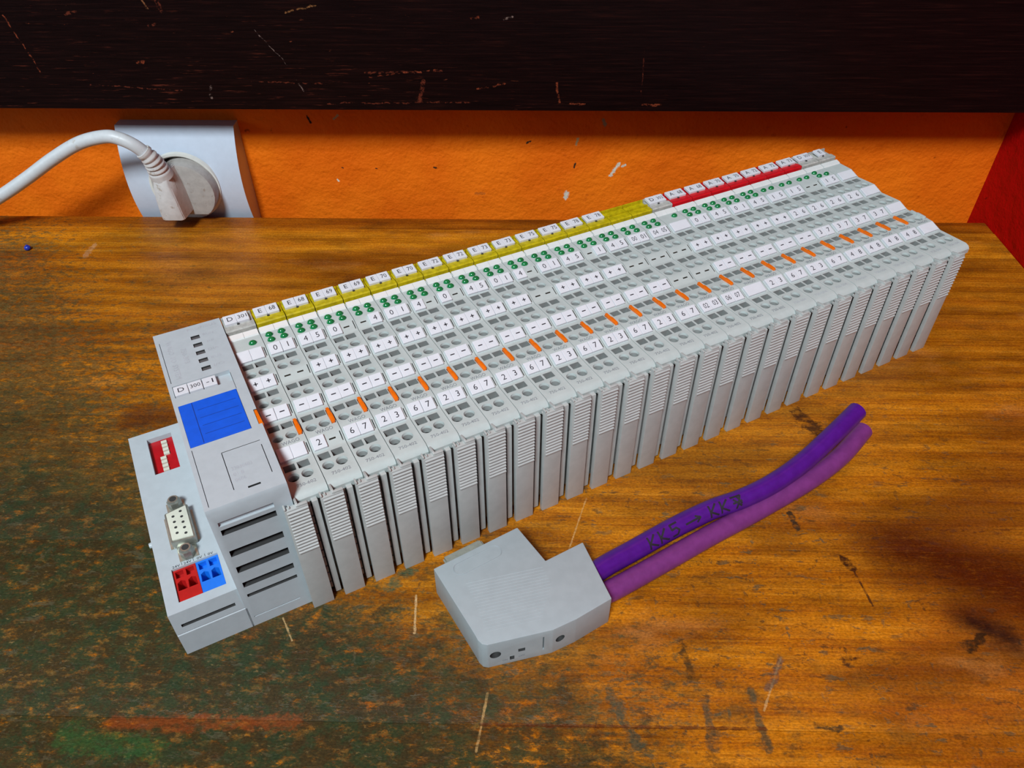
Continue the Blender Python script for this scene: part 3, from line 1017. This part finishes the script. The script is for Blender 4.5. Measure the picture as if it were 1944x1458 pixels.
def supply(x0, x1, mat, label):
    base = MB().box(C(x0), C(x1), 8.2, 22.4, 14, 21.8, mat)
    cut = MB()
    for j in range(2):
        cx = x0 + (x1 - x0) * (0.27 + 0.46 * j)
        cut.box(C(cx - 1.35), C(cx + 1.35), 18.6, 21.6, 19.5, 25, mat)
        cut.prism([(C(cx - 1.5), 13.2), (C(cx + 1.5), 13.2), (C(cx + 1.3), 16.6), (C(cx), 17.4), (C(cx - 1.3), 16.6)], 'z', 16, 25, mat)
    o = link('supply_terminal', boolean(base, cut, 'supply_terminal'), cp)
    o['label'] = label
    b = MB()
    for j in range(2):
        cx = x0 + (x1 - x0) * (0.27 + 0.46 * j)
        b.frustum((C(cx), 14.6, 16.1), 0.9, (C(cx), 14.6, 17.6), 0.8, TIN, 10)
    link('clamp_metal', b.mesh('clamp_metal'), o)


supply(-44.1, -36.35, REDT, 'red pair of supply terminals')
supply(-36.25, -28.5, BLUET, 'blue pair of supply terminals')
for x, tx in ((-42.4, '24V'), (-38.5, '24V'), (-34.4, '0V'), (-30.6, '0V')):
    coupler_text(tx, 1.1, INK, Matrix.Translation((C(x), 23.35, 22.65)), 2.6 if len(tx) == 3 else 1.8)
for x in (-40.45, -36.5, -32.5):
    link('printed_line', MB().box(C(x - 0.06), C(x + 0.06), 22.9, 24.2, 22.6, 22.66, INK).mesh('printed_line'), cp)
link('side_stud', MB().frustum((C(-48.3), 42, 17), 1.3, (C(-50.2), 42, 17), 1.0, GREYC, 14).mesh('side_stud', 40), cp)

# ------------------------------------------------------------------ bus connector with its two cables
cn = thing('bus_connector_plug', 'grey angled bus connector plug with two purple cables, lying on the desk', 'connector', (70, 0, 0))
OX = 70.0
poly = [(40.8, 5.6), (57.2, -20.2), (58.3, -22.2), (59.8, -23.6), (61.6, -23.9), (83.5, -17.9), (91.5, -13.7), (104.1, -5.4), (95.1, 18.4), (81.2, 9.9), (70.7, 24.7)]
poly = [(x - OX, y) for x, y in poly]
base = MB().prism(poly, 'z', 0.0, 15.2, CONN, bev=0.45)
cut = MB()
fdir = Vector((83.5 - 61.6, -17.9 + 23.9, 0)).normalized()
fn = Vector((fdir.y, -fdir.x, 0))
p0 = Vector((61.6 - OX, -23.9, 0))


def fpt(s, z, o=0.0):
    return p0 + fdir * s + Vector((0, 0, z)) + fn * o


def fbox(b, s0, s1, z0, z1, o0, o1, mat):
    vs = [fpt(s, z, o) for o in (o0, o1) for z in (z0, z1) for s in (s0, s1)]
    return b.add(vs, [(0, 2, 3, 1), (4, 5, 7, 6), (0, 1, 5, 4), (2, 6, 7, 3), (0, 4, 6, 2), (1, 3, 7, 5)], mat)


cut.frustum(fpt(2.6, 7.6, -4), 1.9, fpt(2.6, 7.6, 2), 2.0, DARK, 22)
fbox(cut, 7.6, 9.2, 2.2, 4.4, -2.5, 2, DARK)
fbox(cut, 10.6, 13.0, 6.2, 8.0, -2.5, 2, DARK)
fbox(cut, 19.2, 19.7, 4.0, 12.0, -1.0, 2, CONN)
sdir = Vector((91.5 - 83.5, -13.7 + 17.9, 0)).normalized()
sn = Vector((sdir.y, -sdir.x, 0))
s0 = Vector((83.5 - OX, -17.9, 0)) + sdir * 3.0 + Vector((0, 0, 7.4))
cut.frustum(s0 - sn * 4, 1.7, s0 + sn * 2, 1.8, DARK, 22)
hs = link('housing', boolean(base, cut, 'housing', 35), cn)
for c_, nrm in ((fpt(2.6, 7.6, -2.0), fn), (s0 - sn * 2.2, sn)):
    b = MB().frustum(c_ - nrm * 1.5, 1.75, c_, 1.6, METAL, 18)
    q = nrm.cross(Vector((0, 0, 1)))
    b.frustum(c_ - q * 1.3 + nrm * 0.02, 0.22, c_ + q * 1.3 + nrm * 0.02, 0.22, DARK, 6)
    link('screw', b.mesh('screw', 40), cn)
# grip lines on the top: fine ridges parallel to the front edge
b = MB()
for i in range(17):
    o_ = 5.0 + i * 1.25
    a0 = fpt(1.0 + 0.6 * i * 0.6 - i * 0.55, 15.2, -o_)
    ln = 19.0 + min(i, 10) * 0.9
    a1 = a0 + fdir * ln
    n_ = fn * 0.16
    vs = [a0 - n_, a1 - n_, a1 + n_, a0 + n_]
    top = [v + Vector((0, 0, 0.07)) for v in (a0, a1)]
    b.add([v - Vector((0, 0, 0.05)) for v in vs] + top, [(0, 1, 5, 4), (2, 3, 4, 5), (1, 2, 5), (3, 0, 4), (3, 2, 1, 0)], CONN)
link('grip_ridges', b.mesh('grip_ridges'), cn)
edir = Vector((70.7 - 40.8, 24.7 - 5.6, 0)).normalized()
en = Vector((-edir.y, edir.x, 0))
# raised oval frame on the top
b = MB()
oc = Vector((40.8 - OX, 5.6, 15.2)) + edir * 15.5 - en * 5.0
ring = []
for i in range(28):
    a = 2 * math.pi * i / 28
    ex = 7.0 if math.cos(a) >= 0 else -7.0
    ring.append(oc + edir * (ex + math.cos(a) * 2.6) + en * (math.sin(a) * 2.6))
b.tube(ring + [ring[0]], 0.16, CONN, 6, caps=False)
link('raised_frame', b.mesh('raised_frame', 60), cn)
b = MB()
fM = Matrix(((fdir.x, 0, fn.x, 0), (fdir.y, 0, fn.y, 0), (0, 1, 0, 0), (0, 0, 0, 1)))
for s_, z_, tx, w_ in ((5.9, 2.8, 'ON', 1.7), (11.8, 3.2, 'OFF', 2.2)):
    p_ = fpt(s_, z_, 0.03)
    b = MB()
    b.text(tx, 1.2, GINK, Matrix.Translation(p_) @ fM, width=w_)
    link('printed_text', b.mesh('printed_text'), cn)
# metal shell of the plug
ec = Vector((40.8 - OX, 5.6, 7.4)) + edir * 14.2
prof = [(-8.4, 4.0), (-7.0, -4.0), (7.0, -4.0), (8.4, 4.0)]
b = MB()
vs = []
for o_ in (-1.0, 5.6):
    for (u, w_) in prof:
        vs.append(ec + edir * u + en * o_ + Vector((0, 0, w_)))
bm = bmesh.new()
bv = [bm.verts.new(v) for v in vs]
for q in ((0, 1, 2, 3), (7, 6, 5, 4), (0, 4, 5, 1), (1, 5, 6, 2), (2, 6, 7, 3), (3, 7, 4, 0)):
    bm.faces.new([bv[i] for i in q])
bmesh.ops.recalc_face_normals(bm, faces=bm.faces[:])
bmesh.ops.bevel(bm, geom=bm.edges[:], offset=0.9, segments=3, affect='EDGES')
b.bm(bm, TIN)
link('metal_shell', b.mesh('metal_shell', 50), cn)

DK = [(95.0, 5.6, 8.6), (102.9, 12.3, 8.4), (115.6, 20.8, 8.0), (131.6, 30.9, 8.6), (147.1, 39.4, 9.2), (160.0, 44.8, 9.6), (173.6, 52.2, 10.4), (188.0, 62.4, 12.2), (203.6, 76.0, 15.0), (217.2, 88.8, 17.0)]
LT = [(98.0, 0.4, 6.0), (106.0, 4.9, 4.8), (127.1, 18.4, 4.4), (146.5, 30.8, 4.4), (159.9, 38.9, 4.4), (174.0, 47.7, 4.6), (192.0, 59.2, 5.4), (207.8, 71.4, 6.8), (221.6, 86.0, 8.0)]


def cable(ctrl, mat, label):
    pts = [p - Vector((OX, 0, 0)) for p in spline(ctrl, 12)]
    b = MB().tube(pts, 4.05, mat, 24, caps=True)
    o = link('cable', b.mesh('cable', 50), cn)
    o['label'] = label
    t = (pts[-1] - pts[-2]).normalized()
    e = MB()
    for k in range(2):
        u = t.orthogonal().normalized()
        if k:
            u = -u
        c0 = pts[-1] + u * 1.5
        e.frustum(c0 - t * 2, 1.1, c0 + t * 0.35, 1.1, plastic('cable_core_%d' % k, ((0.25, 0.02, 0.02), (0.02, 0.15, 0.04))[k], 0.5), 12)
    link('cable_core', e.mesh('cable_core', 40), o)
    return o, pts


dcab, dpts = cable(DK, PURD, 'dark purple cable with handwriting')
cable(LT, PURL, 'light purple cable')


def wrap_text(pts, rad, s_start, items, ang0):
    """handwriting laid on a cable: strokes in (along, across) mm"""
    cum = [0.0]
    for a, b2 in zip(pts, pts[1:]):
        cum.append(cum[-1] + (b2 - a).length)
    fr = frames(pts)

    def at(s, h):
        i = max(k for k in range(len(cum) - 1) if cum[k] <= s)
        k = (s - cum[i]) / (cum[i + 1] - cum[i])
        p = pts[i].lerp(pts[i + 1], k)
        t, u, w_ = fr[i]
        # u points to the right of travel, w_ up
        side, upv = u, -w_
        a = ang0 + h / rad
        return p + (side * math.cos(a) + upv * math.sin(a)) * (rad + 0.05)
    b = MB()
    for stroke in items:
        for (a, b2) in zip(stroke, stroke[1:]):
            a, b2 = Vector(a), Vector(b2)
            dr = (b2 - a).normalized()
            nn = Vector((-dr.y, dr.x)) * 0.40
            n = max(2, int((b2 - a).length / 0.5))
            vs, fs = [], []
            a, b2 = a - dr * 0.15, b2 + dr * 0.15
            for i in range(n + 1):
                q = a.lerp(b2, i / n)
                for sg in (-1, 1):
                    z = q + nn * sg
                    vs.append(at(s_start + z.x, z.y))
            for i in range(n):
                fs.append((2 * i, 2 * i + 2, 2 * i + 3, 2 * i + 1))
            b.add(vs, fs, INK)
    return b.mesh('handwriting')


def K(x, h=4.6, w=3.0):
    return [[(x, 0), (x + 0.2, h)], [(x + w, h), (x + 0.3, h * 0.45), (x + w + 0.2, 0)]]


strokes = K(0) + K(4.6) + [[(12.6, 4.6), (9.8, 4.6), (9.7, 2.6), (11.6, 2.8), (12.5, 1.6), (11.6, 0.2), (9.6, 0.1)]]
strokes += [[(15.6, 2.1), (21.6, 2.3)], [(20.0, 3.4), (21.8, 2.3), (20.2, 1.0)]]
strokes += K(26.0) + K(30.6) + [[(35.2, 4.6), (39.0, 4.6), (36.6, 0.0)], [(35.6, 2.2), (39.0, 2.4)], [(36.0, 3.6), (38.6, 0.6)], [(37.6, 4.4), (38.8, 1.4)]]
strokes = [[(x * 1.13, y * 1.05 - 0.2) for x, y in st] for st in strokes]
HAND = wrap_text(dpts, 4.05, 30.0, strokes, math.radians(18))
link('handwriting', HAND, dcab)

# ------------------------------------------------------------------ wall socket and plug
so = thing('wall_socket', 'white square wall socket with bulging cover on the orange wall', 'socket', (-141, WALL_Y, 21))
sx, sz = -141.0, 21.0
half = 35.4
nseg, b = 16, MB()
prof = []
for i in range(nseg + 1):
    v = -1 + 2 * i / nseg
    prof.append((WALL_Y - (8.2 + 8.8 * (1 - v * v)), sz + half * v))
poly = [(WALL_Y - 0.1, sz - half)] + prof + [(WALL_Y - 0.1, sz + half)]
base = MB().prism([(y - WALL_Y, z - sz) for y, z in poly], 'x', -36.2, 36.2, SOCK)
cut = MB().frustum((0, -26, 0), 19.9, (0, -3.0, 0), 19.9, SOCK, 48)
link('cover_plate', boolean(base, cut, 'cover_plate', 30), so)
b = MB()
n = 48
ringp = [(22.2, -15.8), (21.8, -17.9), (20.4, -18.0), (19.6, -17.2), (19.2, -4.0)]
vs, fs = [], []
for rr, yy in ringp:
    for i in range(n):
        a = 2 * math.pi * i / n
        vs.append((rr * math.cos(a), yy, rr * math.sin(a)))
for k in range(len(ringp) - 1):
    for i in range(n):
        j = (i + 1) % n
        fs.append((k * n + i, k * n + j, (k + 1) * n + j, (k + 1) * n + i))
b.add(vs, fs, SOCKR)
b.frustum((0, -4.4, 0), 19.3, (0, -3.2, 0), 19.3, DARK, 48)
link('socket_ring', b.mesh('socket_ring', 40), so)

pg = thing('power_plug', 'grubby white angled mains plug with white cord, pushed into the wall socket', 'plug', (-139, 275, 0))
px, py = -139.0, 275.0
b = MB()
n = 40
poly = []
for i in range(n):
    a = 2 * math.pi * i / n
    x, z = 18.4 * math.cos(a), 18.4 * math.sin(a)
    z = max(z, -14.6)
    poly.append((x + 0.6, 21.0 + z))
b.prism(poly, 'y', 271.5 - py, 292.0 - py, PLUGG, bev=0.8)
link('plug_disc', b.mesh('plug_disc', 40), pg)
# grip: tapering body on the face of the disc, running up to the cord
secs = [(9.6, -13.2, 3.2, 258.0), (14.0, -13.0, 3.0, 257.0), (24.0, -12.6, 2.2, 256.5), (33.0, -11.8, 0.6, 257.5), (40.0, -10.6, -0.6, 259.5)]
bm = bmesh.new()
rows = []
for z, xa, xb, yf in secs:
    rows.append([bm.verts.new((xa, 272.5 - py, z)), bm.verts.new((xa + 1.2, yf + 1.5 - py, z)), bm.verts.new((xa + 3.0, yf - py, z)), bm.verts.new((xb - 3.0, yf - py, z)),
                 bm.verts.new((xb - 1.2, yf + 1.5 - py, z)), bm.verts.new((xb, 272.5 - py, z))])
for ra, rb in zip(rows, rows[1:]):
    for i in range(6):
        bm.faces.new((ra[i], ra[(i + 1) % 6], rb[(i + 1) % 6], rb[i]))
bm.faces.new(rows[0])
bm.faces.new(rows[-1])
bmesh.ops.recalc_face_normals(bm, faces=bm.faces[:])
bmesh.ops.bevel(bm, geom=bm.edges[:], offset=0.5, segments=2, affect='EDGES')
b = MB().bm(bm, PLUGM)
link('grip', b.mesh('grip', 40), pg)
cord_ctrl = [(-6.0, -10.5, 36.0), (-6.8, -12.5, 44.0), (-8.2, -14.5, 50.5), (-12.5, -16.5, 57.5), (-19.5, -17.0, 62.0), (-28.0, -17.0, 63.4), (-44.0, -17.0, 59.6), (-63.0, -17.0, 50.0), (-84.0, -17.0, 37.4),
             (-105.0, -17.0, 25.6), (-131.0, -17.0, 13.0), (-170.0, -17.0, 4.4), (-230.0, -20.0, 3.9)]
cpts = spline(cord_ctrl, 10)
sr = cpts[:26]
rads = []
for i in range(26):
    base_r = 6.8 - 2.2 * i / 25
    rads.append(base_r - (0.75 if (i % 4 in (1, 2) and 5 < i < 23) else 0.0))
link('strain_relief', MB().tube(sr, rads, PLUGM, 20).mesh('strain_relief', 50), pg)
link('cord', MB().tube(cpts[12:], 3.75, CORD, 20).mesh('cord', 60), pg)

# ------------------------------------------------------------------ a small blue bead on the desk
bm = bmesh.new()
bmesh.ops.create_icosphere(bm, subdivisions=3, radius=1.9)
for w in bm.verts:
    w.co.z = max(w.co.z, -1.5) * 0.9
b = MB().bm(bm, BEAD)
b.frustum((0, 0, 1.3), 0.7, (0.2, 0.1, 2.0), 0.5, BEAD, 10)
o = link('bead', b.mesh('bead', 60), None, (-228.85, 239.4, 1.35))
o['label'], o['category'] = 'tiny blue plastic bead lying on the desk near the back left', 'bead'
